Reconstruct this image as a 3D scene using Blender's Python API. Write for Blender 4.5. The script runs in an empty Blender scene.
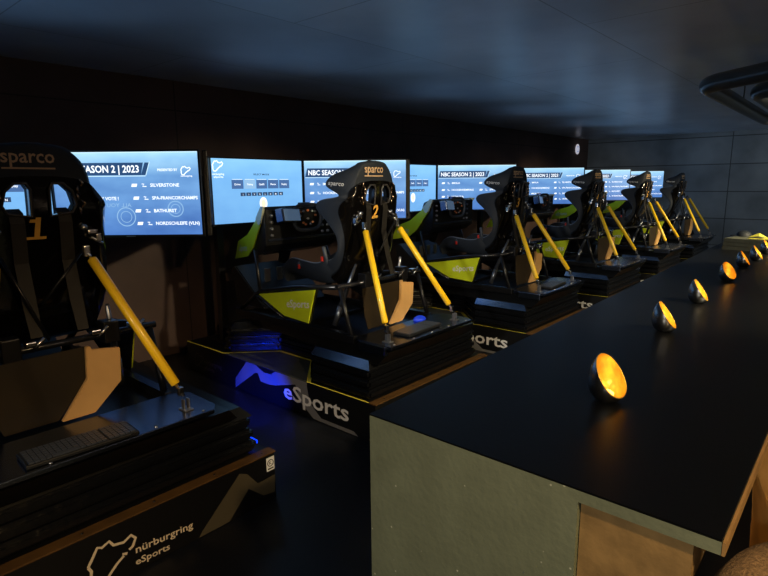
import bpy, bmesh, math, random
from mathutils import Vector, Matrix
random.seed(4)
C = bpy.context.scene.collection
PI = math.pi

# ------------------------------------------------------------------ materials
def mat(name, col, rough=.5, metal=0., bump=0., bscale=40., spec=.5, coat=0., var=0., vscale=6., emis=None, estr=0.):
    m = bpy.data.materials.new(name); m.use_nodes = True
    nt = m.node_tree; b = nt.nodes['Principled BSDF']
    b.inputs['Base Color'].default_value = (*col, 1)
    b.inputs['Roughness'].default_value = rough
    b.inputs['Metallic'].default_value = metal
    b.inputs['Specular IOR Level'].default_value = spec
    b.inputs['Coat Weight'].default_value = coat
    b.inputs['Coat Roughness'].default_value = .08
    tc = nt.nodes.new('ShaderNodeTexCoord')
    if var > 0:
        n = nt.nodes.new('ShaderNodeTexNoise'); n.inputs['Scale'].default_value = vscale; n.inputs['Detail'].default_value = 6
        nt.links.new(tc.outputs['Object'], n.inputs['Vector'])
        r = nt.nodes.new('ShaderNodeValToRGB')
        r.color_ramp.elements[0].position = .35; r.color_ramp.elements[1].position = .68
        r.color_ramp.elements[0].color = (*[c*(1-var) for c in col], 1)
        r.color_ramp.elements[1].color = (*[min(1, c*(1+var)) for c in col], 1)
        nt.links.new(n.outputs['Fac'], r.inputs['Fac']); nt.links.new(r.outputs['Color'], b.inputs['Base Color'])
    if bump > 0:
        n = nt.nodes.new('ShaderNodeTexNoise'); n.inputs['Scale'].default_value = bscale; n.inputs['Detail'].default_value = 4
        nt.links.new(tc.outputs['Object'], n.inputs['Vector'])
        bp = nt.nodes.new('ShaderNodeBump'); bp.inputs['Strength'].default_value = bump; bp.inputs['Distance'].default_value = .01
        nt.links.new(n.outputs['Fac'], bp.inputs['Height']); nt.links.new(bp.outputs['Normal'], b.inputs['Normal'])
    if emis:
        b.inputs['Emission Color'].default_value = (*emis, 1); b.inputs['Emission Strength'].default_value = estr
    return m

def srgb(r, g, b):
    f = lambda c: (c/255/12.92) if c <= 10 else ((c/255+.055)/1.055)**2.4
    return (f(r), f(g), f(b))

M = {}
M['black'] = mat('satin_black_metal', (.005, .005, .006), .34)
M['gloss'] = mat('gloss_black_shell', (.003, .0026, .0024), .14, coat=.6, bump=.35, bscale=9)
M['vinyl'] = mat('black_padded_vinyl', (.004, .0045, .006), .28, bump=.35, bscale=22)
M['fabric'] = mat('black_seat_fabric', (.013, .019, .030), .6, bump=.25, bscale=300)
M['strap'] = mat('olive_black_webbing', (.010, .008, .006), .6, bump=.2, bscale=400)
M['yellow'] = mat('yellow_enamel', (1.0, .62, .012), .38, coat=.25)
M['lime'] = mat('lime_green_panel', (.60, .72, .02), .35, var=.10, vscale=3)
M['lime_edge'] = mat('pale_panel_edge', (.62, .68, .5), .4)
M['strip'] = mat('yellow_edge_strip', (.62, .55, .06), .45)
M['tan'] = mat('tan_sheet_bracket', (.62, .36, .13), .5, var=.06, vscale=8)
M['brownplate'] = mat('brown_black_plate', (.018, .011, .003), .5, var=.3, vscale=5)
M['chrome'] = mat('bright_metal', (.75, .75, .76), .22, metal=1)
M['deck'] = mat('blue_grey_deck_plate', (.17, .20, .27), .27, metal=1)
M['skirt'] = mat('black_plinth_board', (.004, .004, .0045), .45)
M['ledge'] = mat('brown_plywood_edge', (.10, .048, .012), .55, var=.2, vscale=12)
M['graphic'] = mat('grey_graphic_film', (.17, .17, .18), .5)
M['graphic_warm'] = mat('beige_graphic_film', (.085, .07, .042), .5)
M['white'] = mat('white_lettering', (.80, .80, .80), .5)
M['cream'] = mat('cream_lettering', (.80, .66, .46), .5)
M['goldtxt'] = mat('gold_lettering', (.85, .45, .07), .4)
M['red'] = mat('red_buckle', (.6, .03, .02), .4)
M['key'] = mat('keyboard_plastic', (.008, .009, .010), .45)
M['keytop'] = mat('keyboard_keytop', (.05, .06, .08), .35)
M['blue_mouse'] = mat('blue_mouse_shell', (.01, .04, .5), .4, emis=(.01, .05, .8), estr=.35)
M['lcd'] = mat('dash_display_glass', (.03, .045, .07), .15, emis=(.10, .17, .28), estr=.5)
M['logo_lcd'] = mat('small_display_face', (.02, .03, .08), .2, emis=(.04, .07, .25), estr=.8)
M['white_lit'] = mat('small_display_mark', (.5, .5, .5), .4, emis=(.8, .85, 1), estr=.9)
M['dashred'] = mat('wheel_button_amber', (.5, .15, .05), .4)
M['carpet'] = mat('black_grip_mat', (.03, .036, .036), .8, bump=.4, bscale=200, var=.3, vscale=14)

def emi(name, col, s=1.):
    m = bpy.data.materials.new(name); m.use_nodes = True
    nt = m.node_tree; b = nt.nodes['Principled BSDF']
    b.inputs['Base Color'].default_value = (.01, .01, .01, 1); b.inputs['Roughness'].default_value = .35
    b.inputs['Emission Color'].default_value = (*col, 1); b.inputs['Emission Strength'].default_value = s
    return m
SS = 1.25
def screen_mat(name, top, mid, low, cloud):
    m = emi(name, mid, SS); nt = m.node_tree; b = nt.nodes['Principled BSDF']
    tc = nt.nodes.new('ShaderNodeTexCoord'); sp = nt.nodes.new('ShaderNodeSeparateXYZ')
    nt.links.new(tc.outputs['Generated'], sp.inputs[0])
    r = nt.nodes.new('ShaderNodeValToRGB'); cr = r.color_ramp
    cr.elements[0].position = 0; cr.elements[0].color = (*low, 1)
    cr.elements[1].position = 1; cr.elements[1].color = (*top, 1)
    e = cr.elements.new(.72); e.color = (*mid, 1)
    n = nt.nodes.new('ShaderNodeTexNoise'); n.inputs['Scale'].default_value = 3.2; n.inputs['Detail'].default_value = 5
    mp = nt.nodes.new('ShaderNodeMapping'); mp.inputs['Scale'].default_value = (1, 1, 2.2)
    nt.links.new(tc.outputs['Object'], mp.inputs[0]); nt.links.new(mp.outputs[0], n.inputs['Vector'])
    mx = nt.nodes.new('ShaderNodeMix'); mx.data_type = 'RGBA'; mx.blend_type = 'SOFT_LIGHT'; mx.inputs[0].default_value = cloud
    nt.links.new(sp.outputs[2], r.inputs['Fac']); nt.links.new(r.outputs['Color'], mx.inputs[6]); nt.links.new(n.outputs['Fac'], mx.inputs[7])
    nt.links.new(mx.outputs[2], b.inputs['Emission Color'])
    return m
M['nbc'] = screen_mat('race_slide_backdrop', srgb(165, 215, 245), srgb(104, 152, 205), srgb(70, 112, 180), .8)
M['menu'] = screen_mat('menu_backdrop', srgb(135, 195, 240), srgb(118, 178, 230), srgb(108, 165, 220), .3)
M['e_rim'] = emi('slide_light_rim', srgb(200, 235, 250), SS)
M['e_bar'] = emi('slide_title_bar', srgb(40, 70, 110), SS)
M['e_white'] = emi('slide_white_text', srgb(240, 248, 255), SS*1.1)
M['e_pale'] = emi('slide_faint_text', srgb(140, 180, 215), SS)
M['e_dark'] = emi('menu_button_face', srgb(66, 100, 150), SS)
M['e_navy'] = emi('menu_small_button', srgb(35, 60, 95), SS)
M['e_gold'] = emi('menu_trophy_disc', srgb(255, 235, 200), SS)

# ------------------------------------------------------------------ mesh helpers
def new(): return bmesh.new()
def box(bm, lo, hi, bev=0., mi=0, mtx=None, seg=2):
    lo = Vector(lo); hi = Vector(hi)
    r = bmesh.ops.create_cube(bm, size=1, matrix=Matrix.Translation((lo+hi)/2) @ Matrix.Diagonal((*(hi-lo), 1)))
    vs = r['verts']
    es = list({e for v in vs for e in v.link_edges})
    fs = {f for v in vs for f in v.link_faces}
    if bev > 0:
        rr = bmesh.ops.bevel(bm, geom=es, offset=min(bev, min(abs(c) for c in (hi-lo))*.45), segments=seg, affect='EDGES', profile=.6)
        vs = list({v for f in rr['faces'] for v in f.verts} | {v for v in vs if v.is_valid})
        fs = {f for v in vs for f in v.link_faces}
    for f in fs: f.material_index = mi
    if mtx is not None: bmesh.ops.transform(bm, matrix=mtx, verts=vs)
    return vs
def prism(bm, pts, axis, a, b, bev=0., mi=0):
    """pts 2D polygon; axis 0: pts=(y,z), 1: pts=(x,z), 2: pts=(x,y); extruded from a to b"""
    def P(p, t):
        return {0: (t, p[0], p[1]), 1: (p[0], t, p[1]), 2: (p[0], p[1], t)}[axis]
    va = [bm.verts.new(P(p, a)) for p in pts]; vb = [bm.verts.new(P(p, b)) for p in pts]
    fs = [bm.faces.new(va), bm.faces.new(vb)]
    n = len(pts)
    for i in range(n): fs.append(bm.faces.new((va[i], va[(i+1) % n], vb[(i+1) % n], vb[i])))
    bmesh.ops.recalc_face_normals(bm, faces=fs)
    for f in fs: f.material_index = mi
    if bev > 0:
        es = list({e for f in fs for e in f.edges})
        r = bmesh.ops.bevel(bm, geom=es, offset=bev, segments=2, affect='EDGES')
        for f in r['faces']: f.material_index = mi
def tube(bm, pts, r, n=12, mi=0, closed=False):
    pts = [Vector(p) for p in pts]; rings = []
    N = len(pts); rr = r if isinstance(r, (list, tuple)) else [r]*N
    up = Vector((0, 0, 1)); prev = None
    for i, p in enumerate(pts):
        if closed: d = (pts[(i+1) % N]-pts[i-1]).normalized()
        else: d = (pts[min(i+1, N-1)]-pts[max(i-1, 0)]).normalized()
        if prev is None:
            a = up if abs(d.dot(up)) < .9 else Vector((1, 0, 0))
            u = d.cross(a).normalized()
        else: u = (prev - d*prev.dot(d)).normalized()
        prev = u; v = d.cross(u)
        rings.append([bm.verts.new(p+(u*math.cos(2*PI*k/n)+v*math.sin(2*PI*k/n))*rr[i]) for k in range(n)])
    M_ = N if closed else N-1
    for i in range(M_):
        A, B = rings[i], rings[(i+1) % N]
        for k in range(n):
            f = bm.faces.new((A[k], A[(k+1) % n], B[(k+1) % n], B[k])); f.material_index = mi; f.smooth = True
    if not closed:
        for R in (rings[0], rings[-1]):
            f = bm.faces.new(R); f.material_index = mi
def lathe(bm, prof, n=32, mi=0, mtx=None):
    rings = []
    for r, z in prof:
        if r < 1e-6: rings.append([bm.verts.new((0, 0, z))])
        else: rings.append([bm.verts.new((r*math.cos(2*PI*k/n), r*math.sin(2*PI*k/n), z)) for k in range(n)])
    for A, B in zip(rings, rings[1:]):
        for k in range(n):
            k2 = (k+1) % n
            if len(A) == 1 and len(B) == 1: continue
            if len(A) == 1: f = bm.faces.new((A[0], B[k], B[k2]))
            elif len(B) == 1: f = bm.faces.new((A[k], A[k2], B[0]))
            else: f = bm.faces.new((A[k], A[k2], B[k2], B[k]))
            f.smooth = True; f.material_index = mi
    if mtx is not None: bmesh.ops.transform(bm, matrix=mtx, verts=[v for R in rings for v in R])
def rounded(pts, r, n=6):
    """round the corners of an open 3D path"""
    pts = [Vector(p) for p in pts]; out = [pts[0]]
    for i in range(1, len(pts)-1):
        a = (pts[i-1]-pts[i]); b = (pts[i+1]-pts[i]); ra = min(r, a.length*.45); rb = min(r, b.length*.45)
        p0 = pts[i]+a.normalized()*ra; p2 = pts[i]+b.normalized()*rb
        for k in range(n+1):
            t = k/n; out.append(p0*(1-t)**2+pts[i]*2*t*(1-t)+p2*t*t)
    out.append(pts[-1]); return out

_tc = {}
def text_geo(s, bold=0.0, res=2):
    """2D text mesh, cap size 1, returns verts (x,y), faces, width"""
    k = (s, bold)
    if k in _tc: return _tc[k]
    cu = bpy.data.curves.new('t', 'FONT'); cu.body = s; cu.size = 1; cu.offset = bold; cu.resolution_u = res
    o = bpy.data.objects.new('t', cu); C.objects.link(o)
    bpy.context.view_layer.update()
    me = bpy.data.meshes.new_from_object(o.evaluated_get(bpy.context.evaluated_depsgraph_get()))
    vs = [(v.co.x, v.co.y) for v in me.vertices]; fs = [tuple(p.vertices) for p in me.polygons]
    bpy.data.objects.remove(o); bpy.data.curves.remove(cu); bpy.data.meshes.remove(me)
    x0 = min(v[0] for v in vs); x1 = max(v[0] for v in vs)
    vs = [(v[0]-x0, v[1]) for v in vs]
    _tc[k] = (vs, fs, x1-x0); return _tc[k]
def text(bm, s, o, ux, uy, width=None, size=None, bold=0., mi=0, align='L', fn=None, sub=0):
    """place text with origin o, right vector ux, up vector uy; width in metres or cap size"""
    vs, fs, w = text_geo(s, bold)
    sc = size if size else width/w
    sx = (width/w) if width else sc
    off = {'L': 0, 'C': -w*sx/2, 'R': -w*sx}[align]
    o = Vector(o) if fn is None else o
    if fn is None:
        ux = Vector(ux); uy = Vector(uy)
        V = [bm.verts.new(o+ux*(x*sx+off)+uy*(y*sc)) for x, y in vs]
    else:
        V = [bm.verts.new(fn(x*sx+off, y*sc)) for x, y in vs]
    for f in fs:
        try: g = bm.faces.new([V[i] for i in f]); g.material_index = mi
        except ValueError: pass
def finish(name, bm, mats, parent=None, off=(0, 0, 0), smooth=False, recalc=True):
    if recalc: bmesh.ops.recalc_face_normals(bm, faces=bm.faces[:])
    off = Vector(off)
    bmesh.ops.translate(bm, verts=bm.verts[:], vec=-off)
    me = bpy.data.meshes.new(name); bm.to_mesh(me); bm.free()
    if not isinstance(mats, (list, tuple)): mats = [mats]
    for m in mats: me.materials.append(m)
    if smooth:
        for p in me.polygons: p.use_smooth = True
    o = bpy.data.objects.new(name, me); C.objects.link(o)
    if parent: o.parent = parent
    return o
def thing(name, label, cat, loc, group=None):
    o = bpy.data.objects.new(name, None); C.objects.link(o); o.location = loc
    o.empty_display_size = .1
    tag(o, label, cat, group); return o
def tag(o, label=None, cat=None, group=None, kind=None):
    if label: o['label'] = label
    if cat: o['category'] = cat
    if group: o['group'] = group
    if kind: o['kind'] = kind
    return o
def kids(o): return [c for c in C.objects if c.parent == o]
def copy_tree(o, parent=None):
    c = o.copy(); C.objects.link(c)
    if parent: c.parent = parent
    for ch in kids(o): copy_tree(ch, c)
    return c

# ------------------------------------------------------------------ room
WY, FX, CZ, BX, RY = 5.04, 12.95, 2.61, -3.2, -3.6
def wall_mat(name, col, rough, mode, var=.25):
    m = mat(name, col, rough, bump=.12, bscale=5, var=var, vscale=1.3)
    nt = m.node_tree; b = nt.nodes['Principled BSDF']
    tc = nt.nodes.new('ShaderNodeTexCoord'); mp = nt.nodes.new('ShaderNodeMapping')
    br = nt.nodes.new('ShaderNodeTexBrick')
    br.inputs['Color1'].default_value = (1, 1, 1, 1); br.inputs['Color2'].default_value = (.86, .86, .86, 1); br.inputs['Mortar'].default_value = (.25, .25, .25, 1)
    br.inputs['Scale'].default_value = 1
    if mode == 'x':     # far wall, plane y-z
        mp.inputs['Rotation'].default_value = (0, 0, 0)
        sp = nt.nodes.new('ShaderNodeSeparateXYZ'); cb = nt.nodes.new('ShaderNodeCombineXYZ')
        nt.links.new(tc.outputs['Object'], sp.inputs[0]); nt.links.new(sp.outputs[1], cb.inputs[0]); nt.links.new(sp.outputs[2], cb.inputs[1])
        nt.links.new(cb.outputs[0], mp.inputs[0]); mp.inputs['Location'].default_value = (-2.17, -1.98+.54, 0); br.offset = 0
        br.inputs['Brick Width'].default_value = 4.6; br.inputs['Row Height'].default_value = .54; br.inputs['Mortar Size'].default_value = .009
    elif mode == 'y':
        sp = nt.nodes.new('ShaderNodeSeparateXYZ'); cb = nt.nodes.new('ShaderNodeCombineXYZ')
        nt.links.new(tc.outputs['Object'], sp.inputs[0]); nt.links.new(sp.outputs[0], cb.inputs[0]); nt.links.new(sp.outputs[2], cb.inputs[1])
        nt.links.new(cb.outputs[0], mp.inputs[0]); mp.inputs['Location'].default_value = (-2.78, .16, 0)
        br.inputs['Brick Width'].default_value = 3.4; br.inputs['Row Height'].default_value = 2.5; br.inputs['Mortar Size'].default_value = .006
        br.offset = 0
    else:
        nt.links.new(tc.outputs['Object'], mp.inputs[0]); mp.inputs['Location'].default_value = (-2.35, -.17, 0)
        br.inputs['Brick Width'].default_value = 2.5; br.inputs['Row Height'].default_value = 1.3; br.inputs['Mortar Size'].default_value = .004
        br.inputs['Mortar'].default_value = (.5, .5, .5, 1)
    nt.links.new(mp.outputs[0], br.inputs['Vector'])
    mx = nt.nodes.new('ShaderNodeMix'); mx.data_type = 'RGBA'; mx.blend_type = 'MULTIPLY'; mx.inputs[0].default_value = 1
    src = b.inputs['Base Color'].links[0].from_socket
    nt.links.new(src, mx.inputs[6]); nt.links.new(br.outputs['Color'], mx.inputs[7]); nt.links.new(mx.outputs[2], b.inputs['Base Color'])
    return m
def slab(name, lo, hi, m, kind='structure'):
    bm = new(); box(bm, lo, hi); return tag(finish(name, bm, m), kind=kind)
slab('floor', (BX-.1, RY-.1, -.1), (FX+.1, WY+.1, 0), mat('dark_floor', (.004, .005, .008), .42, var=.4, vscale=2, bump=.1, bscale=30))
slab('ceiling', (BX-.1, RY-.1, CZ), (FX+.1, WY+.1, CZ+.1), wall_mat('glow_lifted_ceiling', (.74, .80, .90), .32, 'z', .12))  # dark ceiling given a pale blue colour in place of the screens' glow
slab('wall_left', (BX-.1, WY, 0), (FX+.1, WY+.1, CZ), wall_mat('brown_black_wall', (.085, .050, .042), .6, 'y', .35))
slab('wall_far', (FX, RY-.1, 0), (FX+.1, WY, CZ), wall_mat('grey_black_block_wall', (.20, .23, .26), .6, 'x', .3))
slab('wall_right', (BX-.1, RY-.1, 0), (FX, RY, CZ), mat('dark_side_wall', (.03, .03, .032), .6))
slab('wall_back', (BX-.1, RY, 0), (BX, WY, CZ), mat('dark_back_wall', (.03, .03, .032), .6))

# round sign on the left wall near the far corner, emission added to brighten it
bm = new(); lathe(bm, [(0, 0), (.085, 0), (.095, .008), (.095, .02), (0, .02)], 32, 0, Matrix.Translation((12.3, WY-.001, 2.37)) @ Matrix.Rotation(PI/2, 4, 'X'))
lathe(bm, [(.045, .022), (.06, .022)], 24, 1, Matrix.Translation((12.3, WY-.001, 2.37)) @ Matrix.Rotation(PI/2, 4, 'X'))
bmesh.ops.scale(bm, vec=(1, 1, 1.15), space=Matrix.Translation((0, 0, -2.37)), verts=bm.verts[:])
tag(finish('wall_sign', bm, [mat('sign_white_glow', (.8, .78, .85), .5, emis=(.6, .58, .66), estr=.7), M['e_dark']]), 'small round white sign high on the left wall near the far corner', 'sign')

# ------------------------------------------------------------------ racing simulator (local: x across, y towards the screens, z up; number 0 shape shared)
O = Vector((0, 2.9, .27))          # local base point of a rig
G_RIG = 'racing simulators in a row'
X1, S = .79, 2.15

# seat surface
ST = [(2.676, 1.802, .04, .0), (2.674, 1.785, .12, .03), (2.676, 1.735, .185, .09), (2.68, 1.68, .225, .20), (2.685, 1.615, .242, .225), (2.69, 1.555, .258, .075),
      (2.697, 1.50, .275, .22), (2.707, 1.44, .278, .275), (2.718, 1.36, .265, .17), (2.732, 1.26, .255, .07), (2.752, 1.15, .25, .06), (2.785, 1.04, .245, .13),
      (2.84, .96, .245, .20), (2.94, .915, .25, .17), (3.07, .91, .25, .145), (3.22, .925, .25, .14), (3.35, .95, .245, .12), (3.425, .94, .23, .05), (3.44, .88, .2, .0)]
def cr(a, b, c, d, t): return .5*((2*b)+(-a+c)*t+(2*a-5*b+4*c-d)*t*t+(-a+3*b-3*c+d)*t**3)
def st(v):
    v = max(0, min(len(ST)-1.0001, v)); i = int(v); t = v-i
    q = [ST[max(0, min(len(ST)-1, i+k))] for k in (-1, 0, 1, 2)]
    return [cr(*(q[j][c] for j in range(4)), t) for c in range(4)]
SX = .035
def seat_pt(t, v, off=0.):
    y, z, w, d = st(v)
    a = st(v-.15); b = st(v+.15)
    dy, dz = b[0]-a[0], b[1]-a[1]; L = math.hypot(dy, dz) or 1
    if v < 1.2: dy, dz, L = .01, -.06, math.hypot(.01, .06)
    ny, nz = -dz/L, dy/L
    w = max(w, .02)*1.06; d = max(d, 0)
    s = 1 if t >= 0 else -1; A = abs(t)
    if A < .5: x = w*.80*(A/.5); h = .01*(A/.5)**2; nx_, nh = 0, 1
    else:
        q = (A-.5)/.5; x = w*(.80+.20*math.sin(q*PI/2)); h = .01+d*q**1.35
        nx_, nh = -math.sin(q*PI/2), math.cos(q*PI/2)*.9+.1
    h += off*nh
    return Vector((SX+s*(x+off*nx_), y+ny*h, z+nz*h))
def seat_sheet(t0, t1, v0, v1, o0, o1, nt=40, nv=96, arch=False):
    bm = new(); L0 = []; L1 = []
    for j in range(nv+1):
        v = v0+(v1-v0)*j/nv; kk = 1
        if arch: kk = .25+.75*math.sqrt(max(0, 1-(max(0, v0+2.4-v)/2.4)**2))
        L0.append([bm.verts.new(seat_pt(kk*(t0+(t1-t0)*i/nt), v, o0)) for i in range(nt+1)])
        L1.append([bm.verts.new(seat_pt(kk*(t0+(t1-t0)*i/nt), v, o1)) for i in range(nt+1)])
    for j in range(nv):
        for i in range(nt):
            bm.faces.new((L0[j][i], L0[j][i+1], L0[j+1][i+1], L0[j+1][i])); bm.faces.new((L1[j][i], L1[j+1][i], L1[j+1][i+1], L1[j][i+1]))
        for i in (0, nt):
            a = (L0[j][i], L0[j+1][i], L1[j+1][i], L1[j][i]); bm.faces.new(a if i == 0 else a[::-1])
    for i in range(nt):
        for j in (0, nv):
            a = (L0[j][i], L1[j][i], L1[j][i+1], L0[j][i+1]); bm.faces.new(a if j == 0 else a[::-1])
    bmesh.ops.recalc_face_normals(bm, faces=bm.faces[:])
    return bm
def hole_poly(s, g=0.):   # tilted harness opening
    p = [(.038-g, 1.500-g), (.115+g, 1.515-g), (.132+g, 1.545), (.118+g, 1.60+g*.5), (.088, 1.632+g), (.050-g, 1.632+g), (.038-g, 1.61)]
    return [(SX+s*a, b) for a, b in p]
def cut_holes(o):
    cb = new()
    for s in (-1, 1): prism(cb, hole_poly(s), 1, 2.4, 3.0)
    c = finish('cut', cb, M['black'])
    c.location = -O if False else (0, 0, 0); c.parent = rig_root[0]
    md = o.modifiers.new('b', 'BOOLEAN'); md.operation = 'DIFFERENCE'; md.solver = 'EXACT'; md.object = c
    bpy.context.view_layer.update()
    me = bpy.data.meshes.new_from_object(o.evaluated_get(bpy.context.evaluated_depsgraph_get()))
    o.modifiers.clear(); old = o.data; o.data = me; bpy.data.meshes.remove(old); bpy.data.objects.remove(c)
def shift(o):
    o.data.transform(Matrix.Translation(-O))
def rig_part(name, bm, m, parent, smooth=False, recalc=True): return finish(name, bm, m, parent, O, smooth, recalc)
def seat_v_at(z):
    lo, hi = 0., 11.
    for _ in range(30):
        mid = (lo+hi)/2
        if st(mid)[1] > z: lo = mid
        else: hi = mid
    return lo
def back_y(x, z):    # rear surface of the seat at x, z
    v = seat_v_at(z); w = max(st(v)[2], .02)
    t = min(1, abs(x-SX)/(w*.8)*.5)
    return seat_pt(t, v, -.036).y

rig_root = [None]
def build_rig():
    r = thing('racing_simulator', '', 'simulator', O)
    rig_root[0] = r
    # padded motion base: stacked vinyl layers with a notch on the left
    foot = [(-.50, 2.27), (.78, 2.27), (.78, 3.98), (-.47, 3.98), (-.47, 3.88), (-.17, 3.60), (-.17, 3.18), (-.50, 2.84)]
    cx, cy = .14, 3.05
    def inset(k): return [(x+(k if x < cx else -k), y+(k if y < 2.6 else (-k if y > 3.9 else 0))) for x, y in foot]
    for a, b, k in ((.275, .335, 0), (.34, .40, .006), (.405, .465, .014)):
        bm = new(); prism(bm, inset(k), 2, a, b, .018); rig_part('padded_base_layer', bm, M['vinyl'], r)
    bm = new()   # sloped cover
    f0 = inset(.012); f1 = inset(.055)
    va = [bm.verts.new((x, y, .468)) for x, y in f0]; vb = [bm.verts.new((x, y, .518)) for x, y in f1]
    n = len(f0)
    for i in range(n): bm.faces.new((va[i], va[(i+1) % n], vb[(i+1) % n], vb[i]))
    bm.faces.new(va); t_ = bm.faces.new(vb); t_.material_index = 1
    for i in range(n):
        if i != 7: list(bm.faces)[i].material_index = 1
    rig_part('base_cover', bm, [M['deck_slope'], M['hood']], r)
    # hood under the rear plate
    bm = new()
    A = [(-.44, 2.25, .50), (.66, 2.25, .50), (.66, 3.9, .50), (-.30, 3.9, .50)]
    B = [(-.44, 2.16, .60), (.56, 2.16, .60), (.50, 3.8, .62), (-.30, 3.8, .62)]
    va = [bm.verts.new(p) for p in A]; vb = [bm.verts.new(p) for p in B]
    for i in range(4): bm.faces.new((va[i], va[(i+1) % 4], vb[(i+1) % 4], vb[i]))
    bm.faces.new(va); bm.faces.new(vb)
    rig_part('rear_hood', bm, M['hood'], r)
    bm = new(); box(bm, (-.475, 2.16, .585), (-.44, 2.38, .645), .006); rig_part('corner_block', bm, M['deck'], r)
    # rear deck plate
    bm = new(); prism(bm, [(-.46, 2.12), (.46, 2.12), (.50, 2.18), (.50, 2.40), (.42, 2.46), (-.42, 2.46), (-.46, 2.40)], 2, .628, .648, .003)
    plate = rig_part('rear_plate', bm, M['deck'], r)
    for x in (-.40, -.2, 0, .2, .42):
        bm = new(); lathe(bm, [(0, .652), (.008, .652), (.008, .648)], 10, 0, Matrix.Translation((x, 2.145, 0))); rig_part('bolt', bm, M['chrome'], plate)
    # lower chassis rails
    for s in (-1, 1):
        bm = new(); box(bm, (s*.42-.02, 2.46, .60), (s*.42+.02, 3.8, .655), .006)
        box(bm, (s*.42-.022, 2.50, .655), (s*.42+.022, 3.2, .659), 0, 1)
        rig_part('chassis_rail', bm, [M['black'], M['deck']], r)
    bm = new(); box(bm, (-.42, 3.05, .60), (.42, 3.09, .64), .004); rig_part('chassis_crossbar', bm, M['black'], r)
    # upper side rails, dropping towards the pedals
    for s in (-1, 1):
        bm = new(); tube(bm, rounded([(s*.42, 2.60, .965), (s*.42, 3.05, .915), (s*.42, 3.50, .825), (s*.41, 3.76, .66)], .06), .018, 12)
        rig_part('side_rail', bm, M['rail'], r)
        for pth in ([(s*.41, 3.50, .83), (s*.37, 3.60, 1.14)], [(s*.42, 3.1, .90), (s*.42, 2.98, .64)]):
            bm = new(); tube(bm, pth, .014, 10); rig_part('side_post', bm, M['black'], r)
    # rear cross bar with brackets
    bm = new(); tube(bm, [(-.45, 2.60, .968), (.45, 2.60, .968)], .016, 12)
    cb = rig_part('rear_crossbar', bm, M['rail'], r)
    for x in (-.17, .23):
        bm = new(); box(bm, (x-.035, 2.565, .93), (x+.035, 2.64, 1.03), .006)
        rig_part('seat_bracket', bm, M['black'], cb)
    for x in (-.10, .16, .33):
        bm = new(); box(bm, (x-.02, 2.555, .985), (x+.02, 2.60, 1.005), .004); tube(bm, [(x, 2.57, .96), (x+.05, 2.56, 1.015)], .008, 8)
        rig_part('harness_anchor', bm, M['chrome'], cb)
    for s in (-1, 1):
        bm = new(); tube(bm, [(s*.42, 2.60, .96), (s*.42, 2.50, .64)], .016, 10); rig_part('rear_upright', bm, M['black'], r)
        bm = new(); tube(bm, [(s*.24, 2.62, 1.10), (s*.30, 2.72, .80)], [.009, .02], 10); tube(bm, [(s*.30, 2.72, .80), (s*.32, 2.76, .66)], .022, 10)
        rig_part('damper', bm, M['damper'], r)
        bm = new(); tube(bm, [(s*.15, 2.63, 1.36), (s*.02, 2.60, .99)] if s < 0 else [(s*.17, 2.62, 1.37), (-.03, 2.60, 1.15)], .007, 8); rig_part('brace_rod', bm, M['black'], r)
    # pedestal sheets
    bm = new(); prism(bm, [(-.30, .95), (.09, .955), (.09, .82), (-.05, .655), (-.25, .655), (-.28, .75)], 1, 2.505, 2.513, .002)
    rig_part('pedestal_panel', bm, M['brownplate'], r)
    bm = new(); prism(bm, [(.080, .958), (.098, .958), (.102, .942), (.222, .925), (.222, .90), (.214, .77), (.09, .655), (-.045, .655), (.072, .815)], 1, 2.478, 2.500, .003)
    tag(rig_part('pedestal_bracket', bm, M['tan'], r), 'tan bent bracket')
    # side panels, lime with lettering
    for s in (-1, 1):
        bm = new(); prism(bm, [(2.82, .925), (3.47, .815), (3.17, .69), (2.90, .675)], 0, s*.445-.006, s*.445+.006, .002)
        p = rig_part('side_panel', bm, M['lime'], r)
        tag(p, 'lime green lower side panel')
        bm = new(); prism(bm, [(2.80, .93), (3.49, .82), (3.18, .68), (2.89, .665)], 0, s*.432-.004, s*.432+.004, .001); rig_part('panel_backing', bm, M['black'], p)
        bm = new(); text(bm, 'eSports', (s*.453, 3.13 if s < 0 else 2.87, .775), (0, -s*-1, 0) if s > 0 else (0, -1, 0), (0, 0, 1) if s > 0 else (0, 0, 1), width=.25, bold=.01)
        # slanted like the panel's upper edge
        for v in bm.verts: v.co.z += (3.0-v.co.y)*.11
        rig_part('lettering', bm, M['white'], p, recalc=False)
        bm = new(); tube(bm, [(s*.455, 3.50, .80), (s*.455, 3.17, .675)], .008, 8); rig_part('panel_strut', bm, M['rail'], p)
    # upper cowl panels, tapering inwards towards the nose
    CP = [(3.43, 1.475), (3.47, 1.475), (3.62, 1.36), (3.83, 1.24), (4.09, 1.164), (4.2, 1.0), (3.85, 1.06), (3.70, 1.15), (3.52, 1.33)]
    cowl_x = lambda y: .405-.32*(y-3.42)
    for sd_ in (-1, 1):
        bm = new(); va = [bm.verts.new((sd_*cowl_x(y), y, z)) for y, z in CP]; vb = [bm.verts.new((sd_*(cowl_x(y)-.012), y, z)) for y, z in CP]
        bm.faces.new(va); q_ = bm.faces.new(vb); q_.material_index = 1 if sd_ > 0 else 0
        for i in range(9): bm.faces.new((va[i], va[(i+1) % 9], vb[(i+1) % 9], vb[i]))
        q = rig_part('cowl_panel', bm, [M['lime'], M['black']], r); tag(q, 'lime upper cowl panel beside the dashboard')
        bm = new(); T4 = [(3.42, 1.478), (3.475, 1.482), (3.60, 1.385), (3.545, 1.335), (3.50, 1.35)]
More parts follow.
